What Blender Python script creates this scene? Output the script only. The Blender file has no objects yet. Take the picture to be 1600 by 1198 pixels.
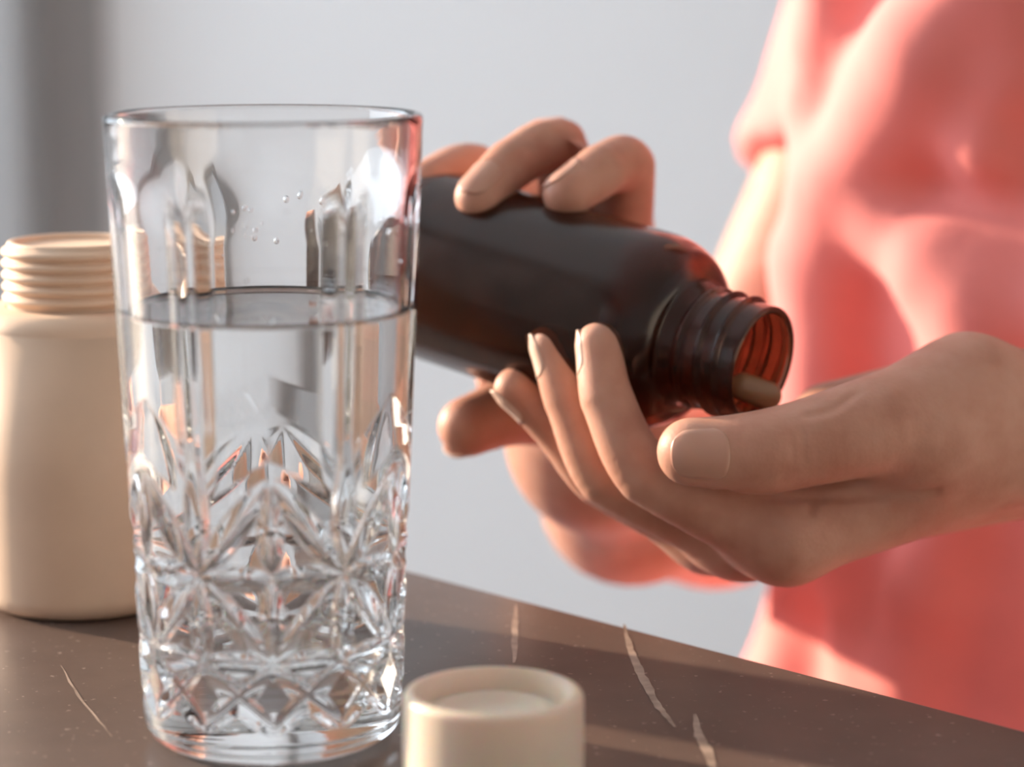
import bpy, math, random
import numpy as np
from mathutils import Vector

# ------------------------------------------------------------------ camera, world, sun, exposure
scene = bpy.context.scene
C = scene.collection
TOP = 0.75                                   # table top height
CAM_Z = TOP + 0.185
PITCH = math.radians(9.7)
FPX = 3870.0
cam_d = bpy.data.cameras.new('camera')
cam_d.sensor_width = 36.0
cam_d.lens = FPX / 1600.0 * 36.0
cam_d.clip_start = 0.02
cam_d.dof.use_dof = True
cam_d.dof.focus_distance = 0.640
cam_d.dof.aperture_fstop = 7.6
cam = bpy.data.objects.new('camera', cam_d)
cam.location = (0, 0, CAM_Z)
cam.rotation_euler = (math.pi / 2 - PITCH, 0, 0)
C.objects.link(cam)
scene.camera = cam

w = bpy.data.worlds.new('world'); scene.world = w; w.use_nodes = True
wb = w.node_tree.nodes['Background']
wb.inputs[0].default_value = (0.80, 0.90, 1.0, 1)
wb.inputs[1].default_value = 6.6

SUN_FROM = Vector((-0.83, 0.50, 0.24)).normalized()
sd = bpy.data.lights.new('sun_offscreen', 'SUN'); sd.energy = 11.0; sd.angle = math.radians(1.6); sd.color = (1.0, 0.79, 0.57)
so = bpy.data.objects.new('sun_offscreen', sd); C.objects.link(so)
so.rotation_euler = SUN_FROM.to_track_quat('Z', 'Y').to_euler()

WX0, WX1, WY0, WY1, WH = -1.7, 2.3, -2.2, 3.2, 2.6          # room
WINS = [(0.50, 3.00, 0.85, 2.35)]                             # window in the left wall (y0,y1,z0,z1)
for (y0, y1, z0, z1) in WINS:
    ad = bpy.data.lights.new('window_left_offscreen', 'AREA'); ad.shape = 'RECTANGLE'
    ad.size = z1 - z0; ad.size_y = y1 - y0; ad.cycles.is_portal = True
    ao = bpy.data.objects.new('window_left_offscreen', ad); C.objects.link(ao)
    ao.location = (WX0 - 0.06, (y0 + y1) / 2, (z0 + z1) / 2); ao.rotation_euler = (0, -math.pi / 2, 0)

scene.view_settings.view_transform = 'Standard'
scene.view_settings.look = 'None'
scene.view_settings.gamma = 1.0
scene.view_settings.use_curve_mapping = False
scene.view_settings.exposure = -0.08
cy = scene.cycles
cy.use_denoising = True
cy.max_bounces = 16; cy.transmission_bounces = 16; cy.glossy_bounces = 6; cy.diffuse_bounces = 5
cy.sample_clamp_indirect = 6.0
cy.blur_glossy = 0.3

# ------------------------------------------------------------------ helpers
CP, SP = math.cos(PITCH), math.sin(PITCH)
def P(px, py, d):
    """world point seen at photo pixel (px, py) at depth d along the view axis (metres)"""
    x = (px - 800.0) / FPX * d
    up = -(py - 599.0) / FPX * d
    return np.array([x, d * CP + up * SP, CAM_Z - d * SP + up * CP])
def camdir(x, up, toward):
    """direction given as right / up / toward the camera"""
    f = -toward
    return np.array([x, f * CP + up * SP, -f * SP + up * CP])
def on_plane(px, py, z):
    a = P(px, py, 1.0); o = np.array([0, 0, CAM_Z]); t = (z - CAM_Z) / (a[2] - CAM_Z)
    return o + (a - o) * t

def new_obj(name, verts, faces, mat, parent=None, smooth=True, origin=None):
    me = bpy.data.meshes.new(name)
    verts = np.asarray(verts, dtype=np.float64)
    if origin is not None: verts = verts - np.asarray(origin)
    if isinstance(faces, np.ndarray):
        n, k = faces.shape
        me.vertices.add(len(verts)); me.vertices.foreach_set('co', verts.astype(np.float32).ravel())
        me.loops.add(n * k); me.loops.foreach_set('vertex_index', faces.astype(np.int32).ravel())
        me.polygons.add(n); me.polygons.foreach_set('loop_start', np.arange(0, n * k, k, dtype=np.int32))
        me.update(calc_edges=True); me.validate()
    else:
        me.from_pydata([tuple(v) for v in verts], [], faces)
    if smooth: me.polygons.foreach_set('use_smooth', [True] * len(me.polygons))
    me.materials.append(mat)
    me.update()
    o = bpy.data.objects.new(name, me); C.objects.link(o)
    if origin is not None: o.location = origin
    if parent is not None:
        o.parent = parent
        if origin is None or True:
            o.location = Vector(o.location) - parent_world(parent)
    return o
def parent_world(p):
    v = Vector((0, 0, 0))
    while p is not None:
        v += Vector(p.location); p = p.parent
    return v
def tag(o, label, cat, group=None):
    o['label'] = label; o['category'] = cat
    if group: o['group'] = group
    return o
def empty(name, loc):
    o = bpy.data.objects.new(name, None); C.objects.link(o); o.location = loc; o.empty_display_size = 0.02
    return o

def box(name, lo, hi, mat, parent=None, bevel=0.0, kind=None):
    (x0, y0, z0), (x1, y1, z1) = lo, hi
    v = [(x0,y0,z0),(x1,y0,z0),(x1,y1,z0),(x0,y1,z0),(x0,y0,z1),(x1,y0,z1),(x1,y1,z1),(x0,y1,z1)]
    f = [(0,3,2,1),(4,5,6,7),(0,1,5,4),(1,2,6,5),(2,3,7,6),(3,0,4,7)]
    o = new_obj(name, v, f, mat, parent, smooth=False)
    if bevel:
        m = o.modifiers.new('bevel', 'BEVEL'); m.width = bevel; m.segments = 3
    if kind: o['kind'] = kind
    return o

def lathe(prof, seg, rfun=None):
    """prof: list of (r, z). rfun(theta, r, z) -> r. returns verts, quad faces (normals outward when z rises)"""
    prof = np.asarray(prof, float); n = len(prof)
    th = np.linspace(0, 2 * math.pi, seg, endpoint=False)
    R = np.repeat(prof[:, 0][:, None], seg, 1); Z = np.repeat(prof[:, 1][:, None], seg, 1); T = np.repeat(th[None, :], n, 0)
    if rfun is not None: R = rfun(T, R, Z)
    V = np.stack([R * np.cos(T), R * np.sin(T), Z], -1).reshape(-1, 3)
    i = np.arange(n - 1)[:, None]; j = np.arange(seg)[None, :]; j2 = (j + 1) % seg
    F = np.stack([i * seg + j, i * seg + j2, (i + 1) * seg + j2, (i + 1) * seg + j], -1).reshape(-1, 4)
    return V, F
def arc(c, r, a0, a1, n):
    return [(c[0] + r * math.cos(math.radians(a0 + (a1 - a0) * k / n)), c[1] + r * math.sin(math.radians(a0 + (a1 - a0) * k / n))) for k in range(n + 1)]
def dense(prof, step):
    out = [prof[0]]
    for a, b in zip(prof[:-1], prof[1:]):
        m = max(1, int(math.hypot(b[0] - a[0], b[1] - a[1]) / step))
        for k in range(1, m + 1): out.append((a[0] + (b[0] - a[0]) * k / m, a[1] + (b[1] - a[1]) * k / m))
    return out

# ------------------------------------------------------------------ materials
def mat(name):
    m = bpy.data.materials.new(name); m.use_nodes = True
    return m, m.node_tree.nodes, m.node_tree.links, m.node_tree.nodes['Principled BSDF']
def noise(N, scale, detail=3, rough=0.5, coord=None, L=None):
    n = N.new('ShaderNodeTexNoise'); n.inputs['Scale'].default_value = scale
    n.inputs['Detail'].default_value = detail; n.inputs['Roughness'].default_value = rough
    if coord is None:
        coord = N.new('ShaderNodeTexCoord').outputs['Object']
    L.new(coord, n.inputs['Vector'])
    return n
def ramp(N, stops):
    r = N.new('ShaderNodeValToRGB'); e = r.color_ramp.elements
    while len(e) < len(stops): e.new(0.5)
    for k, (p, c) in enumerate(stops):
        e[k].position = p; e[k].color = (*c, 1)
    return r
def bump(N, L, b, src, strength, dist=0.001):
    n = N.new('ShaderNodeBump'); n.inputs['Strength'].default_value = strength; n.inputs['Distance'].default_value = dist
    L.new(src, n.inputs['Height']); L.new(n.outputs['Normal'], b.inputs['Normal'])
def simple(name, col, rough=0.5, nscale=20, var=0.08, bmp=0.0, bscale=200, **kw):
    m, N, L, b = mat(name)
    n = noise(N, nscale, L=L)
    c0 = tuple(max(0, c * (1 - var)) for c in col); c1 = tuple(min(1, c * (1 + var)) for c in col)
    r = ramp(N, [(0.3, c0), (0.7, c1)]); L.new(n.outputs['Fac'], r.inputs['Fac']); L.new(r.outputs['Color'], b.inputs['Base Color'])
    b.inputs['Roughness'].default_value = rough
    if bmp:
        n2 = noise(N, bscale, L=L); bump(N, L, b, n2.outputs['Fac'], bmp)
    for k, v in kw.items(): b.inputs[k.replace('_', ' ')].default_value = v
    return m
M = {}
M['wall'] = simple('wall_paint', (0.80, 0.80, 0.80), 0.9, 1.5, 0.02)
M['trim'] = simple('grey_paint', (0.37, 0.36, 0.355), 0.6, 4, 0.05)
M['floor'] = simple('pale_floor', (0.62, 0.60, 0.58), 0.5, 3, 0.05)
M['ceiling'] = simple('ceiling_paint', (0.78, 0.77, 0.75), 0.9, 2, 0.02)
M['frame'] = simple('window_paint', (0.7, 0.7, 0.68), 0.4, 4, 0.03)
M['steel'] = simple('dark_steel', (0.05, 0.05, 0.05), 0.4, 8, 0.1, Metallic=0.8)
M['wood'] = simple('stool_wood', (0.25, 0.14, 0.07), 0.5, 12, 0.25)

def skin_mat():
    m, N, L, b = mat('skin')
    n = noise(N, 55, 4, 0.55, L=L)
    r = ramp(N, [(0.28, (0.46, 0.20, 0.135)), (0.52, (0.55, 0.275, 0.195)), (0.78, (0.60, 0.33, 0.245))])
    L.new(n.outputs['Fac'], r.inputs['Fac']); L.new(r.outputs['Color'], b.inputs['Base Color'])
    b.inputs['Roughness'].default_value = 0.52
    b.inputs['Specular IOR Level'].default_value = 0.35
    b.inputs['Subsurface Weight'].default_value = 0.22
    b.inputs['Subsurface Radius'].default_value = (1.0, 0.35, 0.18)
    b.inputs['Subsurface Scale'].default_value = 0.0025
    v = N.new('ShaderNodeTexVoronoi'); v.inputs['Scale'].default_value = 900
    L.new(N.new('ShaderNodeTexCoord').outputs['Object'], v.inputs['Vector'])
    n2 = noise(N, 320, 3, L=L)
    ad = N.new('ShaderNodeMath'); ad.operation = 'ADD'; L.new(v.outputs['Distance'], ad.inputs[0]); L.new(n2.outputs['Fac'], ad.inputs[1])
    bump(N, L, b, ad.outputs[0], 0.10, 0.0004)
    return m
M['skin'] = skin_mat()
M['nail'] = simple('fingernail', (0.56, 0.30, 0.22), 0.32, 60, 0.06, Subsurface_Weight=0.2, Subsurface_Scale=0.002)
M['nail_tip'] = simple('fingernail_tip', (0.68, 0.46, 0.36), 0.3, 60, 0.06)
M['hair'] = simple('dark_hair', (0.03, 0.02, 0.015), 0.4, 90, 0.4)
M['dress'] = simple('coral_fabric', (0.78, 0.235, 0.215), 0.85, 30, 0.06, 0.15, 900, Sheen_Weight=0.15)

def table_mat():
    m, N, L, b = mat('dark_brown_marble')
    co = N.new('ShaderNodeTexCoord').outputs['Object']
    n = noise(N, 9, 6, 0.6, co, L)
    r = ramp(N, [(0.3, (0.075, 0.050, 0.041)), (0.7, (0.145, 0.098, 0.081))]); L.new(n.outputs['Fac'], r.inputs['Fac'])
    n3 = noise(N, 420, 2, 0.5, co, L)
    sp = ramp(N, [(0.67, (0, 0, 0)), (0.73, (1, 1, 1))]); L.new(n3.outputs['Fac'], sp.inputs['Fac'])
    mx = N.new('ShaderNodeMixRGB'); mx.inputs[2].default_value = (0.34, 0.26, 0.22, 1)
    L.new(sp.outputs['Color'], mx.inputs[0]); L.new(r.outputs['Color'], mx.inputs[1])
    L.new(mx.outputs[0], b.inputs['Base Color'])
    n4 = noise(N, 25, 4, 0.6, co, L)
    rr = N.new('ShaderNodeMapRange'); rr.inputs[3].default_value = 0.30; rr.inputs[4].default_value = 0.45
    L.new(n4.outputs['Fac'], rr.inputs[0]); L.new(rr.outputs[0], b.inputs['Roughness'])
    return m
M['table'] = table_mat()
M['vein'] = simple('pale_marble_vein', (0.34, 0.25, 0.20), 0.4, 150, 0.35)

def glass_mat(name, col, rough, ior):
    m, N, L, b = mat(name)
    b.inputs['Base Color'].default_value = (*col, 1)
    b.inputs['Roughness'].default_value = rough
    b.inputs['IOR'].default_value = ior
    b.inputs['Transmission Weight'].default_value = 1.0
    return m
M['glass'] = glass_mat('clear_glass', (1, 1, 1), 0.0, 1.5)
M['water'] = glass_mat('clear_water', (0.99, 1.0, 1.0), 0.0, 1.333)
def amber_mat():
    m, N, L, b = mat('amber_glass')
    n = noise(N, 90, 4, 0.6, L=L)
    r = ramp(N, [(0.35, (0.105, 0.036, 0.018)), (0.7, (0.175, 0.060, 0.028))]); L.new(n.outputs['Fac'], r.inputs['Fac'])
    L.new(r.outputs['Color'], b.inputs['Base Color'])
    rr = N.new('ShaderNodeMapRange'); rr.inputs[3].default_value = 0.10; rr.inputs[4].default_value = 0.26
    L.new(n.outputs['Fac'], rr.inputs[0]); L.new(rr.outputs[0], b.inputs['Roughness'])
    b.inputs['IOR'].default_value = 1.45; b.inputs['Transmission Weight'].default_value = 0.95; b.inputs['Specular IOR Level'].default_value = 0.3
    return m
M['amber'] = amber_mat()
M['capsule'] = simple('tan_softgel', (0.42, 0.24, 0.13), 0.2, 40, 0.1, Subsurface_Weight=0.3, Subsurface_Scale=0.003)
M['jar'] = simple('beige_plastic', (0.82, 0.59, 0.43), 0.55, 30, 0.05)
M['cap'] = simple('frosted_plastic', (0.94, 0.79, 0.65), 0.38, 60, 0.03, Transmission_Weight=0.18, Subsurface_Weight=0.5, Subsurface_Scale=0.004)

# ------------------------------------------------------------------ signed-distance modelling
def seg_t(p, a, b):
    ba = b - a; L2 = float(ba @ ba) + 1e-12
    return np.clip(((p - a) @ ba) / L2, 0, 1)
def cone(p, a, b, ra, rb, flat=None):
    """round cone; flat = (axis, factor) squeezes it along axis"""
    a = np.asarray(a, float); b = np.asarray(b, float)
    t = seg_t(p, a, b)
    q = p - a - t[:, None] * (b - a)
    if flat is not None:
        ax = np.asarray(flat[0], float); ax = ax / np.linalg.norm(ax)
        q = q + ((q @ ax) * (flat[1] - 1.0))[:, None] * ax
    return np.sqrt((q * q).sum(1)) - (ra + (rb - ra) * t)
def smin(a, b, k):
    h = np.clip(0.5 + 0.5 * (b - a) / k, 0, 1)
    return b + (a - b) * h - k * h * (1 - h)
def crease(p, a, b, depth, wd):
    t = seg_t(p, np.asarray(a, float), np.asarray(b, float))
    q = p - np.asarray(a, float) - t[:, None] * (np.asarray(b, float) - np.asarray(a, float))
    return depth * np.exp(-(q * q).sum(1) / (wd * wd))
def spline(Jn, sub=10):
    pts = [np.asarray(q[0], float) for q in Jn]; rr = [q[1] for q in Jn]; n = len(pts); out = []
    for i in range(n - 1):
        p0, p1, p2, p3 = pts[max(i - 1, 0)], pts[i], pts[i + 1], pts[min(i + 2, n - 1)]
        for k in range(sub):
            t = k / sub
            c = 0.5 * (2 * p1 + (p2 - p0) * t + (2 * p0 - 5 * p1 + 4 * p2 - p3) * t * t + (3 * p1 - p0 - 3 * p2 + p3) * t ** 3)
            l = p1 + (p2 - p1) * t
            h = t * t * (3 - 2 * t)
            out.append((0.6 * c + 0.4 * l, rr[i] + (rr[i + 1] - rr[i]) * (0.5 * t + 0.5 * h) - 0.0003 * math.sin(math.pi * t)))
    out.append((pts[-1], rr[-1]))
    return out
SPL = {}
def chain(p, Jn, k=0.0003):
    """finger: joints (point, radius) joined by a smooth curve; exact only near the finger"""
    key = id(Jn)
    if key not in SPL: SPL[key] = (Jn, spline(Jn))
    S_ = SPL[key][1]
    P_ = np.array([q[0] for q in S_]); rm = max(q[1] for q in S_)
    lo, hi = P_.min(0) - rm, P_.max(0) + rm
    bd = np.linalg.norm(np.maximum(np.maximum(lo - p, p - hi), 0), axis=1)
    d = bd + 0.004
    m = bd < 0.012
    if m.any():
        q = p[m]; e = None
        for (A_, B_) in zip(S_[:-1], S_[1:]):
            c_ = cone(q, A_[0], B_[0], A_[1], B_[1]); e = c_ if e is None else smin(e, c_, k)
        d[m] = e
    return d
def eval_chunks(f, p, n=400000):
    return np.concatenate([f(p[i:i + n]) for i in range(0, len(p), n)])
def grad(f, p, e=2e-4):
    g = np.stack([f(p + np.eye(3)[k] * e) - f(p - np.eye(3)[k] * e) for k in range(3)], 1)
    return g / (np.linalg.norm(g, axis=1, keepdims=True) + 1e-12)
def surface(f, lo, hi, h, iters=2):
    """surface nets of f on a grid, vertices pulled on to the zero level"""
    lo = np.asarray(lo, float); hi = np.asarray(hi, float)
    n = np.ceil((hi - lo) / h).astype(int) + 1
    ax = [lo[k] + h * np.arange(n[k]) for k in range(3)]
    # coarse pass: skip slabs far from the surface
    D = np.empty(tuple(n), np.float32)
    for i in range(0, n[0], 8):
        X, Y, Z = np.meshgrid(ax[0][i:i + 8], ax[1], ax[2], indexing='ij')
        D[i:i + 8] = f(np.stack([X, Y, Z], -1).reshape(-1, 3)).reshape(X.shape)
    S = D < 0
    cnt = np.zeros(tuple(n - 1), np.int8)
    for dx in (0, 1):
        for dy in (0, 1):
            for dz in (0, 1):
                cnt += S[dx:n[0] - 1 + dx, dy:n[1] - 1 + dy, dz:n[2] - 1 + dz]
    act = (cnt > 0) & (cnt < 8)
    idx = -np.ones(tuple(n - 1), np.int64)
    cells = np.argwhere(act); idx[act] = np.arange(len(cells))
    acc = np.zeros((len(cells), 3)); num = np.zeros(len(cells))
    for axis in range(3):
        o1, o2 = [k for k in range(3) if k != axis]
        for u in (0, 1):
            for v in (0, 1):
                a = cells.copy(); a[:, o1] += u; a[:, o2] += v
                b = a.copy(); b[:, axis] += 1
                da = D[a[:, 0], a[:, 1], a[:, 2]]; db = D[b[:, 0], b[:, 1], b[:, 2]]
                x = (da < 0) != (db < 0)
                t = np.where(x, da / np.where(da == db, 1, da - db), 0)
                q = a.astype(float); q[:, axis] += t
                acc[x] += q[x]; num[x] += 1
    V = lo + h * acc / num[:, None]
    faces = []
    for axis in range(3):
        o1, o2 = (axis + 1) % 3, (axis + 2) % 3
        sl = [slice(None)] * 3; sl[axis] = slice(0, n[axis] - 1); s0 = S[tuple(sl)]
        sl[axis] = slice(1, n[axis]); s1 = S[tuple(sl)]
        e = np.argwhere(s0 != s1)
        e = e[(e[:, o1] > 0) & (e[:, o1] < n[o1] - 1) & (e[:, o2] > 0) & (e[:, o2] < n[o2] - 1)]
        q = []
        for (u, v) in ((-1, -1), (0, -1), (0, 0), (-1, 0)):
            c = e.copy(); c[:, o1] += u; c[:, o2] += v
            q.append(idx[c[:, 0], c[:, 1], c[:, 2]])
        q = np.stack(q, 1)
        inside = s0[e[:, 0], e[:, 1], e[:, 2]]
        q[~inside] = q[~inside][:, ::-1]
        faces.append(q)
    F = np.concatenate(faces)
    for _ in range(iters):
        V = V - np.clip(f(V), -h, h)[:, None] * grad(f, V)
    return V, F
def march(f, px, py, d0=0.5, d1=2.0):
    """point where the view ray through a pixel meets the surface"""
    o = np.array([0, 0, CAM_Z]); a = P(px, py, 1.0) - o; a /= np.linalg.norm(a)
    t = d0
    for _ in range(90):
        d = float(f((o + a * t)[None])[0])
        if d < 3e-4: break
        t += d * 0.7
        if t > d1: break
    return o + a * t

# ------------------------------------------------------------------ room
box('floor', (WX0, WY0, -0.1), (WX1, WY1, 0.0), M['floor'], kind='structure')
box('ceiling', (WX0, WY0, WH), (WX1, WY1, WH + 0.1), M['ceiling'], kind='structure')
box('wall_back', (WX0, WY1, 0), (WX1, WY1 + 0.1, WH), M['wall'], kind='structure')
box('wall_right', (WX1, WY0, 0), (WX1 + 0.1, WY1, WH), M['wall'], kind='structure')
box('wall_front', (WX0, WY0 - 0.1, 0), (WX1, WY0, WH), M['wall'], kind='structure')
ys = sorted([WY0, WY1] + [v for q in WINS for v in q[:2]]); z0, z1 = WINS[0][2:]
V, F = [], []
solid = [(ys[k], ys[k + 1], 0, WH) for k in range(0, len(ys), 2)]
for (y0, y1, _, _) in WINS: solid += [(y0, y1, 0, z0), (y0, y1, z1, WH)]
for (a, b, c, d) in solid:
    k = len(V); x0, x1 = WX0 - 0.1, WX0
    V += [(x0,a,c),(x1,a,c),(x1,b,c),(x0,b,c),(x0,a,d),(x1,a,d),(x1,b,d),(x0,b,d)]
    F += [tuple(k + i for i in q) for q in ((0,3,2,1),(4,5,6,7),(0,1,5,4),(1,2,6,5),(2,3,7,6),(3,0,4,7))]
wl = new_obj('wall_left', V, F, M['wall'], smooth=False); wl['kind'] = 'structure'
for n_, (y0, y1, _, _) in enumerate(WINS):
    wf = box('window_%d' % (n_ + 1), (WX0 - 0.08, y0, z0), (WX0 - 0.03, y1, z0 + 0.05), M['frame'], kind='structure')
    box('window_rail', (WX0 - 0.08, y0, z1 - 0.05), (WX0 - 0.03, y1, z1), M['frame'], wf)
    for yy in (y0, y1 - 0.05):
        box('window_stile', (WX0 - 0.08, yy, z0), (WX0 - 0.03, yy + 0.05, z1), M['frame'], wf)
# grey casing at the left of the pale wall, made deep to shade the same-grey strip beside it
tr = box('trim_1', (-1.45, WY1 - 0.16, 0), (-0.60, WY1, WH), M['trim'], bevel=0.008, kind='structure')
box('set_back_strip', (-0.605, WY1 - 0.02, 0), (-0.520, WY1, WH), M['trim'], tr)

# ------------------------------------------------------------------ table
A = on_plane(675, 900, TOP)[:2]; B = on_plane(1600, 1140, TOP)[:2]
u = (A - B) / np.linalg.norm(A - B); nrm = np.array([-u[1], u[0]])
if nrm @ (A - np.array([0, 0])) > 0: nrm = -nrm
tc = A + u * 0.25
def tp(s, t): return tc + u * s + nrm * t
tab = empty('marble_table', (*tp(-0.1, 0.4), 0.0))
tag(tab, 'dark brown marble table with pale veins, under the glass and beige jar', 'table')
def slab(name, s0, s1, t0, t1, z0, z1, m, parent, bev):
    c = [tp(s0, t0), tp(s1, t0), tp(s1, t1), tp(s0, t1)]
    v = [(*q, z0) for q in c] + [(*q, z1) for q in c]
    ar = sum(c[i][0] * c[(i + 1) % 4][1] - c[(i + 1) % 4][0] * c[i][1] for i in range(4))
    f = [(0,3,2,1),(4,5,6,7),(0,1,5,4),(1,2,6,5),(2,3,7,6),(3,0,4,7)]
    if ar < 0: f = [q[::-1] for q in f]
    o = new_obj(name, v, f, m, parent, smooth=False)
    if bev:
        b = o.modifiers.new('bevel', 'BEVEL'); b.width = bev; b.segments = 3
    return o
top = slab('tabletop', -0.85, 0.65, 0.0, 0.8, TOP - 0.03, TOP, M['table'], tab, 0.0015)
for (s, t) in ((-0.78, 0.06), (0.58, 0.06), (-0.78, 0.74), (0.58, 0.74)):
    slab('leg', s - 0.025, s + 0.025, t - 0.025, t + 0.025, 0.0, TOP - 0.03, M['steel'], tab, 0.003)
def vein(pts, wd):
    q = [on_plane(x, y, TOP + 0.00015) for (x, y) in pts]
    # smooth + jitter
    rs = random.Random(int(pts[0][0])); L_, R_ = [], []
    pp = []
    for a, b in zip(q[:-1], q[1:]):
        for k in range(8): pp.append(a + (b - a) * k / 8)
    pp.append(q[-1]); n = len(pp)
    pp = [p_ + np.array([rs.uniform(-1, 1), rs.uniform(-1, 1), 0]) * 0.00018 for p_ in pp]
    vs, fs = [], []
    for i, p_ in enumerate(pp):
        d = pp[min(i + 1, n - 1)] - pp[max(i - 1, 0)]; nn = np.array([-d[1], d[0], 0]); nn /= np.linalg.norm(nn) + 1e-9
        ww = wd * (0.25 + 0.75 * math.sin(math.pi * (i + 0.3) / n)) * rs.uniform(0.8, 1.15)
        vs += [p_ + nn * ww / 2, p_ - nn * ww / 2]
        if i: fs.append((2 * i - 2, 2 * i - 1, 2 * i + 1, 2 * i))
    new_obj('vein', vs, fs, M['vein'], top, smooth=False)
for pts, wd in ((((975, 975), (985, 1015), (1005, 1060), (1030, 1105), (1055, 1135)), 0.0024),
                (((1085, 1115), (1093, 1150), (1108, 1178), (1120, 1230)), 0.0026),
                (((806, 945), (805, 980), (803, 1035)), 0.0020),
                (((95, 1040), (125, 1090), (175, 1150)), 0.0008)):
    vein(pts, wd)

# ------------------------------------------------------------------ drinking glass
GD = 0.59
gc = on_plane(428, 1143, TOP)
GX, GY = gc[0], gc[1]
GH, NF = 0.150, 6
PH0 = -math.pi / 2                       # angle of the face turned to the camera
PH0 = math.atan2(-GY, -GX)
def r_out(z): return 0.0310 + 0.0062 * np.clip(z / GH, 0, 1)
lines = []                               # cut grooves: (deg0, z0, deg1, z1, depth, width) within one repeat
Az, Bz, Cz, Dz = 0.046, 0.0255, 0.069, 0.0095
for s in (-1, 1):
    lines += [(s*30, Az, 0, Bz), (s*30, Az, 0, Cz), (s*30, Bz, 0, Dz), (0, Bz, s*30, Bz), (0, Az, s*30, Az),
              (0, Bz, s*30, Dz), (s*30, Az + 0.001, s*30, Cz + 0.004), (s*30, Az, s*30, Bz), (0, Az + .002, 0, Cz), (0, Az, 0, Bz)]
Rm = 0.0328
def grooves(T, Z):
    g = np.zeros_like(Z)
    ph = (T - PH0 + math.pi / 6) % (math.pi / 3) - math.pi / 6
    U = ph * Rm
    for (a0, za, a1, zb) in lines:
        ax, bx = math.radians(a0) * Rm, math.radians(a1) * Rm
        L = math.hypot(bx - ax, zb - za); dx, dz = (bx - ax) / L, (zb - za) / L
        s = (U - ax) * dx + (Z - za) * dz; q = np.abs(-(U - ax) * dz + (Z - za) * dx)
        x = np.clip(1 - ((s - L / 2) / (L / 2 * 1.04)) ** 2, 0, 1)
        wd = 0.0031 * np.sqrt(x) + 1e-6
        g = np.maximum(g, 0.0021 * x * np.clip(1 - (q / wd) ** 1.5, 0, 1))
    return g
def glass_r(T, R, Z):
    ph = (T - PH0 + math.pi / 6) % (math.pi / 3) - math.pi / 6
    a = np.abs(ph) / (math.pi / 6)                                   # 0 panel centre .. 1 pillar
    ztop = 0.1405 - 0.006 * a ** 2                                   # arched panel tops
    up = np.clip((ztop - Z) / 0.016, 0, 1); up = up * up * (3 - 2 * up)
    dn = np.clip((Z - 0.062 - 0.012 * (1 - a)) / 0.012, 0, 1)
    pan = 0.0016 * np.clip((0.86 - a) / 0.16, 0, 1) * (0.55 + 0.45 * np.cos(ph * 3)) + 0.0007 * np.clip((a - 0.9) / .1, 0, 1)
    return R - pan * up * dn - grooves(T, Z)
H = 0.00035
base = [(0.0, 0.0012), (0.018, 0.0012), (0.0235, 0.0)]
base += arc((0.0255, 0.0055), 0.0055, -90, 0, 10)
zs = np.arange(0.006, 0.1475, H)
side = [(float(r_out(z)), float(z)) for z in zs]
ro = float(r_out(GH)); ri = ro - 0.0024
rim = arc((ro - 0.0012, 0.1485), 0.0012, 0, 180, 10)
def r_in(z): return 0.0268 + 0.0080 * np.clip((z - 0.02) / 0.13, 0, 1)
inner = [(float(r_in(z)), float(z)) for z in np.linspace(0.147, 0.026, 60)]
inner += [(0.0268 - 0.006 + 0.006 * math.cos(math.radians(t)), 0.026 - 0.006 * math.sin(math.radians(t))) for t in range(10, 91, 10)]
inner += [(0.012, 0.0192), (0.0, 0.0188)]
prof = base + side + rim + inner
def gl(T, R, Z):
    out = R.copy(); n0, n1 = len(base), len(base) + len(side)
    fade = np.clip((Z[n0:n1] - 0.006) / 0.003, 0, 1)
    out[n0:n1] = R[n0:n1] - (R[n0:n1] - glass_r(T[n0:n1], R[n0:n1], Z[n0:n1])) * fade
    return out
V, F = lathe(prof, 540, gl)
glass = new_obj('drinking_glass', V, F, M['glass'], origin=(0, 0, 0)); glass.location = (GX, GY, TOP + 0.0002)
tag(glass, 'tall clear cut crystal drinking glass holding water beside the frosted cap', 'glass')
WL = 0.1032
wp = [(0.0, 0.0187), (0.012, 0.0191)] + [(0.0268 - 0.006 + 0.006 * math.cos(math.radians(t)) + 0.00012, 0.026 - 0.006 * math.sin(math.radians(t)) - 0.0001) for t in range(90, -1, -10)]
wp += [(float(r_in(z)) + 0.00012, float(z)) for z in np.linspace(0.028, WL + 0.0012, 50)]
rw = float(r_in(WL))
wp += [(rw - 0.0006, WL + 0.0006), (rw - 0.0016, WL + 0.00015), (rw - 0.003, WL), (0.015, WL), (0.0, WL)]
V, F = lathe(wp, 180)
water = new_obj('water', V, F, M['water']); water.location = (GX, GY, TOP + 0.0002)
tag(water, 'clear still water filling two thirds of the cut crystal glass', 'water')
# droplets clinging to the inside of the glass, counted by nobody
rs = random.Random(4); dv, df = [], []
for k in range(34):
    th = PH0 + math.pi + rs.gauss(0, 0.45) if k % 3 else PH0 + rs.uniform(-1.2, 1.2); z = rs.uniform(0.112, 0.132); rr = rs.uniform(0.0003, 0.0008)
    c = np.array([math.cos(th) * r_in(z), math.sin(th) * r_in(z), z]); nn = -np.array([math.cos(th), math.sin(th), 0]); tt = np.array([-math.sin(th), math.cos(th), 0])
    k0 = len(dv)
    for i in range(5):
        a = math.pi / 2 * i / 4
        for j in range(8):
            b = 2 * math.pi * j / 8
            dv.append(c + nn * (rr * 0.8 * math.sin(a) - 0.0001) + (tt * math.cos(b) + np.array([0, 0, 1.2]) * math.sin(b)) * rr * math.cos(a))
    for i in range(4):
        for j in range(8):
            df.append((k0 + i * 8 + j, k0 + i * 8 + (j + 1) % 8, k0 + (i + 1) * 8 + (j + 1) % 8, k0 + (i + 1) * 8 + j))
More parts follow.
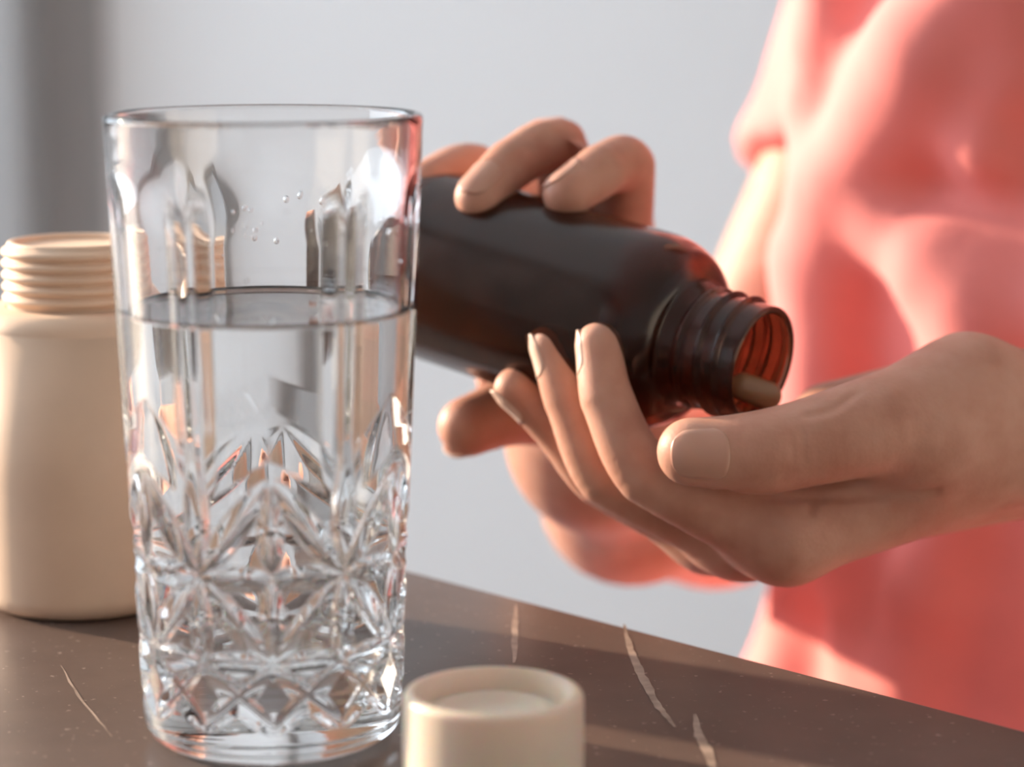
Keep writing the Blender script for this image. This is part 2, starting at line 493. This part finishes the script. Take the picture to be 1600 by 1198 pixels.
dr = new_obj('droplets', dv, df, M['water']); dr.parent = glass; dr['kind'] = 'stuff'

# ------------------------------------------------------------------ beige jar with a bare screw neck
jf = on_plane(134, 977, TOP); JD = jf[1]
jr = 0.0300
jc = np.array([jf[0] * (JD + jr) / JD, JD + jr])
JH = 0.1060
jar = empty('plastic_jar', (*jc, TOP)); tag(jar, 'beige plastic jar with bare ridged screw neck, behind the drinking glass', 'jar')
nz = JH - 0.0188; nr = 0.0196
pb = [(0.0, 0.001), (jr - 0.008, 0.001), (jr - 0.006, 0.0)] + arc((jr - 0.006, 0.006), 0.006, -90, 0, 8) + [(jr, 0.04), (jr, nz - 0.006)]
pb += arc((jr - 0.006, nz - 0.006), 0.006, 0, 80, 8) + [(nr + 0.0004, nz)]
V, F = lathe(pb, 96); b_ = new_obj('body', V, F, M['jar'], jar); b_.location = (0, 0, 0)
pn = [(nr, nz - 0.0005)]
for k in range(5):
    zc = nz + 0.0026 + k * 0.0033
    pn += [(nr - 0.0002, zc - 0.0016)] + arc((nr, zc), 0.0012, -70, 70, 8) + [(nr - 0.0002, zc + 0.0016)]
pn += [(nr - 0.0004, JH - 0.001)] + arc((nr - 0.0016, JH - 0.0012), 0.0012, 0, 180, 8) + [(nr - 0.0028, JH - 0.004), (nr - 0.003, nz - 0.02), (0.0, nz - 0.02)]
V, F = lathe([(nr - 0.0022, JH - 0.0012), (nr - 0.004, JH - 0.0018), (0.0, JH - 0.0016)], 96); q = new_obj('seal_disc', V, F, M['jar'], jar); q.location = (0, 0, 0)
V, F = lathe(pn, 96); n_ = new_obj('threaded_neck', V, F, M['jar'], jar); n_.location = (0, 0, 0)

# ------------------------------------------------------------------ frosted cap in front
kD = 0.548
kc = P(771, 1077, kD); kr = 0.0200; kh = kc[2] - TOP
cap = empty('bottle_cap', (kc[0], kc[1], TOP)); tag(cap, 'frosted translucent screw cap lying on the marble beside the glass', 'cap')
pk = [(0.0, 0.0005), (kr - 0.002, 0.0005)] + arc((kr - 0.0012, 0.0013), 0.0012, -90, 0, 5) + [(kr + 0.0002, kh * 0.5)] + arc((kr - 0.0018, kh - 0.0018), 0.0018, 0, 120, 10)
pk += [(kr - 0.0036, kh - 0.0022), (kr - 0.0042, kh - 0.0050)]
V, F = lathe(pk, 120); q = new_obj('wall', V, F, M['cap'], cap); q.location = (0, 0, 0)
pk = [(kr - 0.0042, kh - 0.0050), (kr - 0.006, kh - 0.0056), (0.0135, kh - 0.0052), (0.0125, kh - 0.0040), (0.0115, kh - 0.0040), (0.0100, kh - 0.0056), (0.0, kh - 0.0058)]
V, F = lathe(pk, 120); q = new_obj('recessed_top', V, F, M['cap'], cap); q.location = (0, 0, 0)

# ------------------------------------------------------------------ amber bottle (local z runs from base to mouth)
mouth = P(1193, 570, 0.690)
SL = math.radians(18.3); TW = math.radians(34.0)
axis = camdir(math.cos(TW) * math.cos(SL), -math.cos(TW) * math.sin(SL), math.sin(TW)); axis /= np.linalg.norm(axis)
BL = 0.132; br = 0.0288; bn = 0.0166
b0 = mouth - axis * BL
bottle = empty('medicine_bottle', b0)
tag(bottle, 'open amber glass medicine bottle tipped over the cupped palm', 'bottle')
rot = Vector(axis).to_track_quat('Z', 'Y').to_matrix()
Rm3 = np.array(rot)
def place(V): return V @ Rm3.T + b0
zn = BL - 0.0205                                            # neck starts
po = [(0.0, 0.002), (0.015, 0.001), (br - 0.007, 0.0)] + arc((br - 0.006, 0.006), 0.006, -90, 0, 8) + [(br, 0.05), (br, zn - 0.020)]
po += [(br - 0.0108 * (1 - math.cos(math.radians(t))) , zn - 0.020 + 0.0165 * math.sin(math.radians(t))) for t in range(8, 89, 8)]
po += [(bn + 0.0016, zn - 0.0028), (bn + 0.0002, zn - 0.0012), (bn - 0.0002, zn)]
V, F = lathe(dense(po, 0.004), 128); new_obj('body', place(V), F, M['amber'], bottle)
def thread(T, R, Z):
    pitch = 0.0058; s = ((Z - zn - 0.003) / pitch - T / (2 * math.pi)) % 1.0
    on = np.clip((Z - zn - 0.0035) / 0.002, 0, 1) * np.clip((BL - 0.003 - Z) / 0.002, 0, 1)
    return R + 0.0014 * np.clip(1 - np.abs(s - 0.5) / 0.22, 0, 1) ** 0.6 * on
pnk = [(bn - 0.0002, zn), (bn + 0.0011, zn + 0.0012), (bn + 0.0011, zn + 0.0026), (bn - 0.0002, zn + 0.0034)]
pnk += [(bn, z) for z in np.linspace(zn + 0.0036, BL - 0.0012, 90)]
V, F = lathe(pnk, 160, thread); nk = new_obj('threaded_neck', place(V), F, M['amber'], bottle)
pl = [(bn, BL - 0.0012)] + arc((bn - 0.0009, BL - 0.0010), 0.0009, 0, 180, 8)
V, F = lathe(pl, 128); new_obj('lip', place(V), F, M['amber'], nk)
th_ = 0.0022
pi_ = [(bn - th_, BL - 0.001), (bn - th_, zn + 0.001), (bn - th_ - 0.0004, zn - 0.003), (bn + 0.001, zn - 0.007), (br - 0.009, zn - 0.011), (br - 0.004, zn - 0.017), (br - th_, zn - 0.024), (br - th_, 0.012), (br - 0.006, 0.006), (0.0, 0.0065)]
V, F = lathe(dense(pi_, 0.004), 128); new_obj('inner_wall', place(V), F, M['amber'], bottle)
def capsule_obj(c, d, r, L, lab):
    d = np.asarray(d, float); d /= np.linalg.norm(d)
    pr = arc((0, -L / 2), r, -90, 0, 8) + arc((0, L / 2), r, 0, 90, 8)
    pr = [(max(x, 0), z) for x, z in pr]
    V, F = lathe(pr, 28)
    V = V @ np.array(Vector(d).to_track_quat('Z', 'Y').to_matrix()).T
    o = new_obj('softgel_capsule', V, F, M['capsule']); o.location = c
    return tag(o, lab, 'capsule')
dn = np.array([0, 0, -1.0]); dn = dn - axis * (dn @ axis); dn /= np.linalg.norm(dn)
sdv = np.cross(axis, dn)
capsule_obj(P(1180, 611, .6990), camdir(.93, -.34, -.1), 0.0040, 0.0075, 'tan softgel capsule lying across the mouth of the amber bottle')

# ------------------------------------------------------------------ the person
mm = 0.001
def J(*a): return [(P(x, y, d), r * mm) for (x, y, d, r) in a]
# near hand, palm up (pixels of the photo, depth in metres, radius in mm)
L_index = J((1228, 836, .688, 12.6), (1010, 740, .683, 8.6), (948, 622, .686, 7.4), (936, 540, .690, 6.6))
L_mid   = J((1158, 832, .704, 12.0), (948, 745, .700, 8.4), (889, 622, .702, 7.3), (862, 540, .704, 6.4))
L_ring  = J((1110, 826, .720, 11.5), (938, 748, .717, 8.0), (864, 662, .717, 7.0), (806, 608, .716, 6.4))
L_pinky = J((1095, 806, .736, 10.5), (985, 742, .735, 7.4), (925, 690, .735, 6.4), (893, 650, .735, 5.6))
L_thumb = J((1510, 618, .694, 18.0), (1375, 662, .676, 13.6), (1195, 706, .668, 11.4), (1080, 706, .667, 9.2))
L_fingers = [L_index, L_mid, L_ring, L_pinky]
Lw1, Lw2 = P(1640, 664, .706), P(1640, 682, .730)
L_elbow = np.array([0.375, 0.79, TOP + 0.02])
def hand_left0(p):
    d = cone(p, Lw1, L_index[0][0], .0190, .0128)
    d = smin(d, cone(p, Lw2, L_mid[0][0], .0175, .0125), .012)
    d = smin(d, cone(p, Lw2, L_ring[0][0], .0175, .0120), .012)
    d = smin(d, cone(p, Lw2, L_pinky[0][0], .0170, .0110), .012)
    d = smin(d, cone(p, P(1490, 628, .735), P(1300, 664, .742), .0150, .0130), .014)      # heel of the hand
    d = smin(d, cone(p, P(1545, 652, .702), P(1450, 690, .684), .0170, .0150), .012)      # ball of the thumb
    d = smin(d, cone(p, Lw1, L_elbow, .0190, .0370), .010)
    d = smin(d, cone(p, Lw2, L_elbow, .0175, .0370), .012)
    wrist = d
    th = chain(p, L_thumb)
    # thumb joins the palm broadly at its root, sharply at its tip
    t = np.clip((p[:, 0] - P(1150, 700, .668)[0]) / (P(1450, 700, .68)[0] - P(1150, 700, .668)[0]), 0, 1)
    out = smin(wrist, th, .0015 + .0075 * t * t)
    for fg in L_fingers:
        out = np.minimum(out, smin(wrist, chain(p, fg), .007))
    return out
def on_hand(*q): return [march(hand_left0, x, y, .5, .9) for (x, y) in q]
LC = [(on_hand((1130, 768), (1200, 775), (1280, 777), (1360, 774), (1462, 768)), .0016, .0013),
      (on_hand((1270, 779), (1266, 800)), .0012, .0014),
      (on_hand((1252, 672), (1256, 720)), .00035, .0011), (on_hand((1238, 676), (1240, 716)), .00025, .0010),
      (on_hand((1340, 612), (1300, 640), (1262, 648)), .0008, .0012)]
def hand_left(p):
    out = hand_left0(p)
    for pts, dp, wd in LC:
        e = None
        for a, b in zip(pts[:-1], pts[1:]):
            c_ = crease(p, a, b, dp, wd); e = c_ if e is None else np.maximum(e, c_)
        out = out + e
    return out
# far hand wrapped round the bottle from behind
R_a = J((905, 395, .790, 11.5), (872, 226, .756, 8.6), (797, 258, .737, 7.7), (747, 308, .728, 6.9))
R_b = J((962, 405, .782, 11.5), (978, 260, .748, 8.8), (938, 268, .731, 8.0), (886, 304, .722, 7.1))
R_c = J((850, 400, .797, 11.0), (740, 268, .770, 8.6), (668, 290, .752, 7.6), (628, 340, .744, 6.8))
R_d = J((810, 490, .802, 10.5), (700, 330, .800, 7.8), (650, 340, .796, 7.0), (610, 380, .790, 6.2))
R_thumb = J((905, 650, .795, 13.5), (850, 640, .775, 11.4), (785, 646, .760, 10.2), (730, 666, .752, 9.0))
R_fingers = [R_a, R_b, R_c, R_d]
Rw = P(932, 688, .825)
R_elbow = P(1115, 765, 1.00)
R_should = P(1560, -250, 1.045)
def hand_right(p):
    d = cone(p, Rw, R_b[0][0], .0200, .0125)
    for fg in (R_a, R_c, R_d): d = smin(d, cone(p, Rw, fg[0][0], .0190, .0125), .012)
    d = smin(d, cone(p, P(835, 325, .797), P(950, 345, .790), .0150, .0140), .010)
    d = smin(d, cone(p, P(775, 592, .786), P(860, 620, .796), .0065, .012), .008)
    R_mid = P(985, 772, .90)
    d = smin(d, cone(p, Rw, R_mid, .0215, .0305), .028)
    d = smin(d, cone(p, R_mid, R_elbow, .0305, .0375), .012)
    d = smin(d, cone(p, R_elbow, R_should, .0355, .0400), .014)
    pal = d
    out = smin(pal, chain(p, R_thumb), .008)
    for fg in R_fingers: out = np.minimum(out, smin(pal, chain(p, fg), .006))
    out = out + crease(p, P(962, 300, .732), P(1025, 296, .738), .0014, .0022)
    return out
# torso under the dress
T0 = np.array([0.256, 0.935]); FD = np.array([-0.60, -0.80]); RD = np.array([-0.80, 0.60])
def L3(uu, vv, z): return np.array([*(T0 + RD * uu + FD * vv), z])
fd3 = np.array([*FD, 0.0])
ZS = TOP + 0.27
def torso(p, g=0.0):
    d = cone(p, L3(0, 0, TOP + .15), L3(0, 0, TOP + .0), .150 + g, .135 + g, (fd3, 1.30))
    d = smin(d, cone(p, L3(0, 0, TOP + .0), L3(0, 0, TOP - .20), .135 + g, .172 + g, (fd3, 1.25)), .05)
    d = smin(d, cone(p, L3(-.15, 0, ZS), L3(.15, 0, ZS), .050 + g, .050 + g), .07)
    return d
def body(p):
    d = np.minimum(hand_left(p), hand_right(p))
    d2 = torso(p, -.012)
    d2 = smin(d2, cone(p, L_elbow, L3(-.17, 0, ZS), .037, .046), .01)
    d2 = smin(d2, cone(p, L3(0, 0, ZS), L3(0, .015, ZS + .12), .055, .048), .03)          # neck
    hd = cone(p, L3(0, .005, ZS + .225), L3(0, .035, ZS + .165), .078, .060)              # head, above the frame
    hd = smin(hd, cone(p, L3(0, .088, ZS + .20), L3(0, .108, ZS + .178), .006, .011), .012)
    for s in (-1, 1): hd = smin(hd, cone(p, L3(s * .078, .005, ZS + .205), L3(s * .074, .01, ZS + .175), .009, .006), .006)
    return np.minimum(d, smin(d2, hd, .02))
hl_lo, hl_hi = np.array([-.022, .600, TOP - .03]), np.array([.185, .770, TOP + .095])
hr_lo, hr_hi = np.array([-.055, .655, TOP - .02]), np.array([.075, .850, TOP + .135])
pieces = [surface(hand_left, hl_lo, hl_hi, .00105), surface(hand_right, hr_lo, hr_hi, .0013)]
def rest(p): return body(p)
Vb, Fb = surface(rest, (-.06, .60, TOP - .32), (.56, 1.17, ZS + .33), .0065, 2)
fc = Vb[Fb].mean(1)
def inside(q, lo, hi, e): return ((q > lo + e) & (q < hi - e)).all(1)
Fb = Fb[~(inside(fc, hl_lo, hl_hi, .007) | inside(fc, hr_lo, hr_hi, .007))]
pieces.append((Vb, Fb))
VV, FF, k = [], [], 0
for (v, f) in pieces:
    VV.append(v); FF.append(f + k); k += len(v)
pbase = (T0[0], T0[1], 0.0)
person = empty('person', pbase)
tag(person, 'person in a coral dress tipping an amber bottle into a cupped palm', 'person')
bodyo = new_obj('body', np.concatenate(VV), np.concatenate(FF), M['skin'], person)
# hair, above the frame
def hair(p):
    d = cone(p, L3(0, -.012, ZS + .235), L3(0, -.03, ZS + .16), .088, .075)
    d = smin(d, cone(p, L3(0, -.05, ZS + .16), L3(0, -.09, ZS + .02), .07, .05), .03)
    return np.maximum(d, -cone(p, L3(0, .10, ZS + .17), L3(0, .10, ZS + .12), .085, .085))
v, f = surface(hair, L3(0, 0, 0) * [1, 1, 0] + [-.2, -.2, ZS - .06], L3(0, 0, 0) * [1, 1, 0] + [.2, .2, ZS + .34], .006)
new_obj('hair', v, f, M['hair'], person)

# fingernails
def nail(f, tip, prev, out_hint, length, width, over=0.0015, back=0.0, mat_=None, lift=0.0003):
    """curved plate laid on the surface f near the fingertip"""
    tip = np.asarray(tip); prev = np.asarray(prev); ax = tip - prev; ax /= np.linalg.norm(ax)
    nn = np.asarray(out_hint, float); nn = nn - ax * (nn @ ax); nn /= np.linalg.norm(nn); sd_ = np.cross(ax, nn)
    nu, nv = 15, 11; vs = []
    rad = float(-f(tip[None])[0])
    for i in range(nu):
        a = i / (nu - 1)
        for j in range(nv):
            b = (j / (nv - 1) - 0.5) * 2
            hw = width / 2 * (1 - 0.35 * max(0, (a - .7) / .3) ** 2) * (1 - 0.28 * max(0, (.25 - a) / .25) ** 2)
            s = -length + a * (length + rad * 0.8) - back
            s -= 0.16 * length * (b * b) * (a - 0.35) * 1.6
            ang = b * hw / rad
            vs.append(tip + ax * s + (nn * math.cos(ang) + sd_ * math.sin(ang)) * rad * 1.02)
    q = np.array(vs)
    for _ in range(4):
        d = f(q); q = q - (d - lift)[:, None] * grad(f, q)
    q = q.reshape(nu, nv, 3)
    # the free edge runs on past the fingertip
    for i in range(nu):
        a = i / (nu - 1)
        if a > 0.8:
            q[i] += ax * over * ((a - .8) / .2) + nn * over * 0.25 * ((a - .8) / .2)
    lo_ = q - 0.0007 * nn
    V = np.concatenate([q.reshape(-1, 3), lo_.reshape(-1, 3)]); K = nu * nv; Fc = []
    for i in range(nu - 1):
        for j in range(nv - 1):
            a = i * nv + j; Fc.append((a, a + 1, a + nv + 1, a + nv)); Fc.append((K + a, K + a + nv, K + a + nv + 1, K + a + 1))
    bd = [(0, j) for j in range(nv)] + [(i, nv - 1) for i in range(1, nu)] + [(nu - 1, j) for j in range(nv - 2, -1, -1)] + [(i, 0) for i in range(nu - 2, 0, -1)]
    bd = [i * nv + j for i, j in bd]
    for a, b in zip(bd, bd[1:] + bd[:1]): Fc.append((a, K + a, K + b, b))
    return new_obj('fingernail', V, Fc, mat_ or M['nail'], bodyo)
tocam = camdir(0, 0, 1)
nail(hand_left, L_thumb[3][0], L_thumb[2][0], camdir(0.0, -0.05, 1.0), .0105, .0145, .0002, back=-.0012, lift=.00007)
for fg, hnt in ((L_index, camdir(-1, -.1, -.1)), (L_mid, camdir(-1, -.1, .05)), (L_ring, camdir(-.75, -.8, 0.0)), (L_pinky, camdir(-.7, -.7, -.3))):
    nail(hand_left, fg[3][0], fg[2][0], hnt, .008, .0105, .0012, mat_=M['nail_tip'], lift=.00015)
nail(hand_right, R_a[3][0], R_a[2][0], camdir(-.35, .45, .75), .0085, .0110, .0004)
nail(hand_right, R_b[3][0], R_b[2][0], camdir(-.55, .75, .1), .0085, .0110, .0004)
nail(hand_right, R_c[3][0], R_c[2][0], camdir(-.4, .6, .6), .0085, .0110, .0004)
nail(hand_right, R_thumb[3][0], R_thumb[2][0], camdir(-.3, -1, -.25), .0095, .0140, .0015, mat_=M['nail_tip'])

# dress
sl_end = R_should + (R_elbow - R_should) * 0.52
def dress0(p):
    d = torso(p, .012)
    for s in (-1, 1):
        d = smin(d, cone(p, L3(s * .085, 0, TOP - .20), L3(s * .10, .40, TOP - .21), .105, .085), .06)
        d = smin(d, cone(p, L3(s * .10, .40, TOP - .21), L3(s * .11, .44, .10), .09, .10), .05)
    d = smin(d, cone(p, L3(0, .2, .42), L3(0, .25, .12), .13, .16), .08)
    d = smin(d, cone(p, L3(0, 0, .50), L3(0, 0, .38), .16, .15), .06)
    d = smin(d, cone(p, R_should, sl_end, .048, .050), .03)
    d = smin(d, cone(p, L3(-.17, 0, ZS), L_elbow + (L3(-.17, 0, ZS) - L_elbow) * .5, .060, .066), .03)
    return d
RIDGES = [  # pixel path, radius mm, how far the ridge is sunk
    ([(1580, -80), (1480, 60), (1405, 190), (1335, 300), (1308, 420), (1302, 660)], 26, .002),
    ([(1318, -80), (1300, 60), (1290, 170), (1285, 260)], 16, .002),
    ([(1415, 352), (1480, 400), (1550, 450), (1650, 495)], 17, .000),
    ([(1610, 0), (1575, 130), (1548, 220)], 15, .002),
    ([(1500, 440), (1540, 520), (1560, 640)], 22, .004),
    ([(1330, 780), (1332, 900), (1345, 1010), (1350, 1140)], 12, .003),
    ([(1490, 800), (1450, 930), (1425, 1030), (1415, 1140)], 16, .003),
    ([(1285, 880), (1235, 980), (1215, 1080)], 15, .005),
]
RC = []
for path, r, sink in RIDGES:
    pts = []
    for (x, y) in path:
        h = march(dress0, x, y); n_ = grad(dress0, h[None])[0]; pts.append(h - n_ * sink)
    RC.append((pts, r * mm))
def dress(p):
    d = dress0(p)
    for pts, r in RC:
        e = None
        for a, b in zip(pts[:-1], pts[1:]):
            c_ = cone(p, a, b, r, r); e = c_ if e is None else smin(e, c_, .006)
        d = smin(d, e, .012)
    # finer cloth wrinkles
    d = d + .0022 * np.sin(p[:, 0] * 95 + p[:, 2] * 60 + 2 * np.sin(p[:, 2] * 22)) * np.sin(p[:, 1] * 30 + 1.3 * np.sin(p[:, 2] * 17))
    return d
def dress_cut(p):
    # open below the hem, at the neck and at the cuffs
    d = dress(p)
    ca = (sl_end - R_should) / np.linalg.norm(sl_end - R_should)
    near = np.linalg.norm(p - sl_end, axis=1) < .085
    cut = np.where(near, (p - sl_end) @ ca - .010, -1.0)
    d = np.maximum(d, cut)
    d = np.maximum(d, .002 - p[:, 2])
    return d
v, f = surface(dress_cut, (-.20, .50, -.02), (.60, 1.20, ZS + .09), .0055, 1)
fo = new_obj('dress', v, f, M['dress'], person)
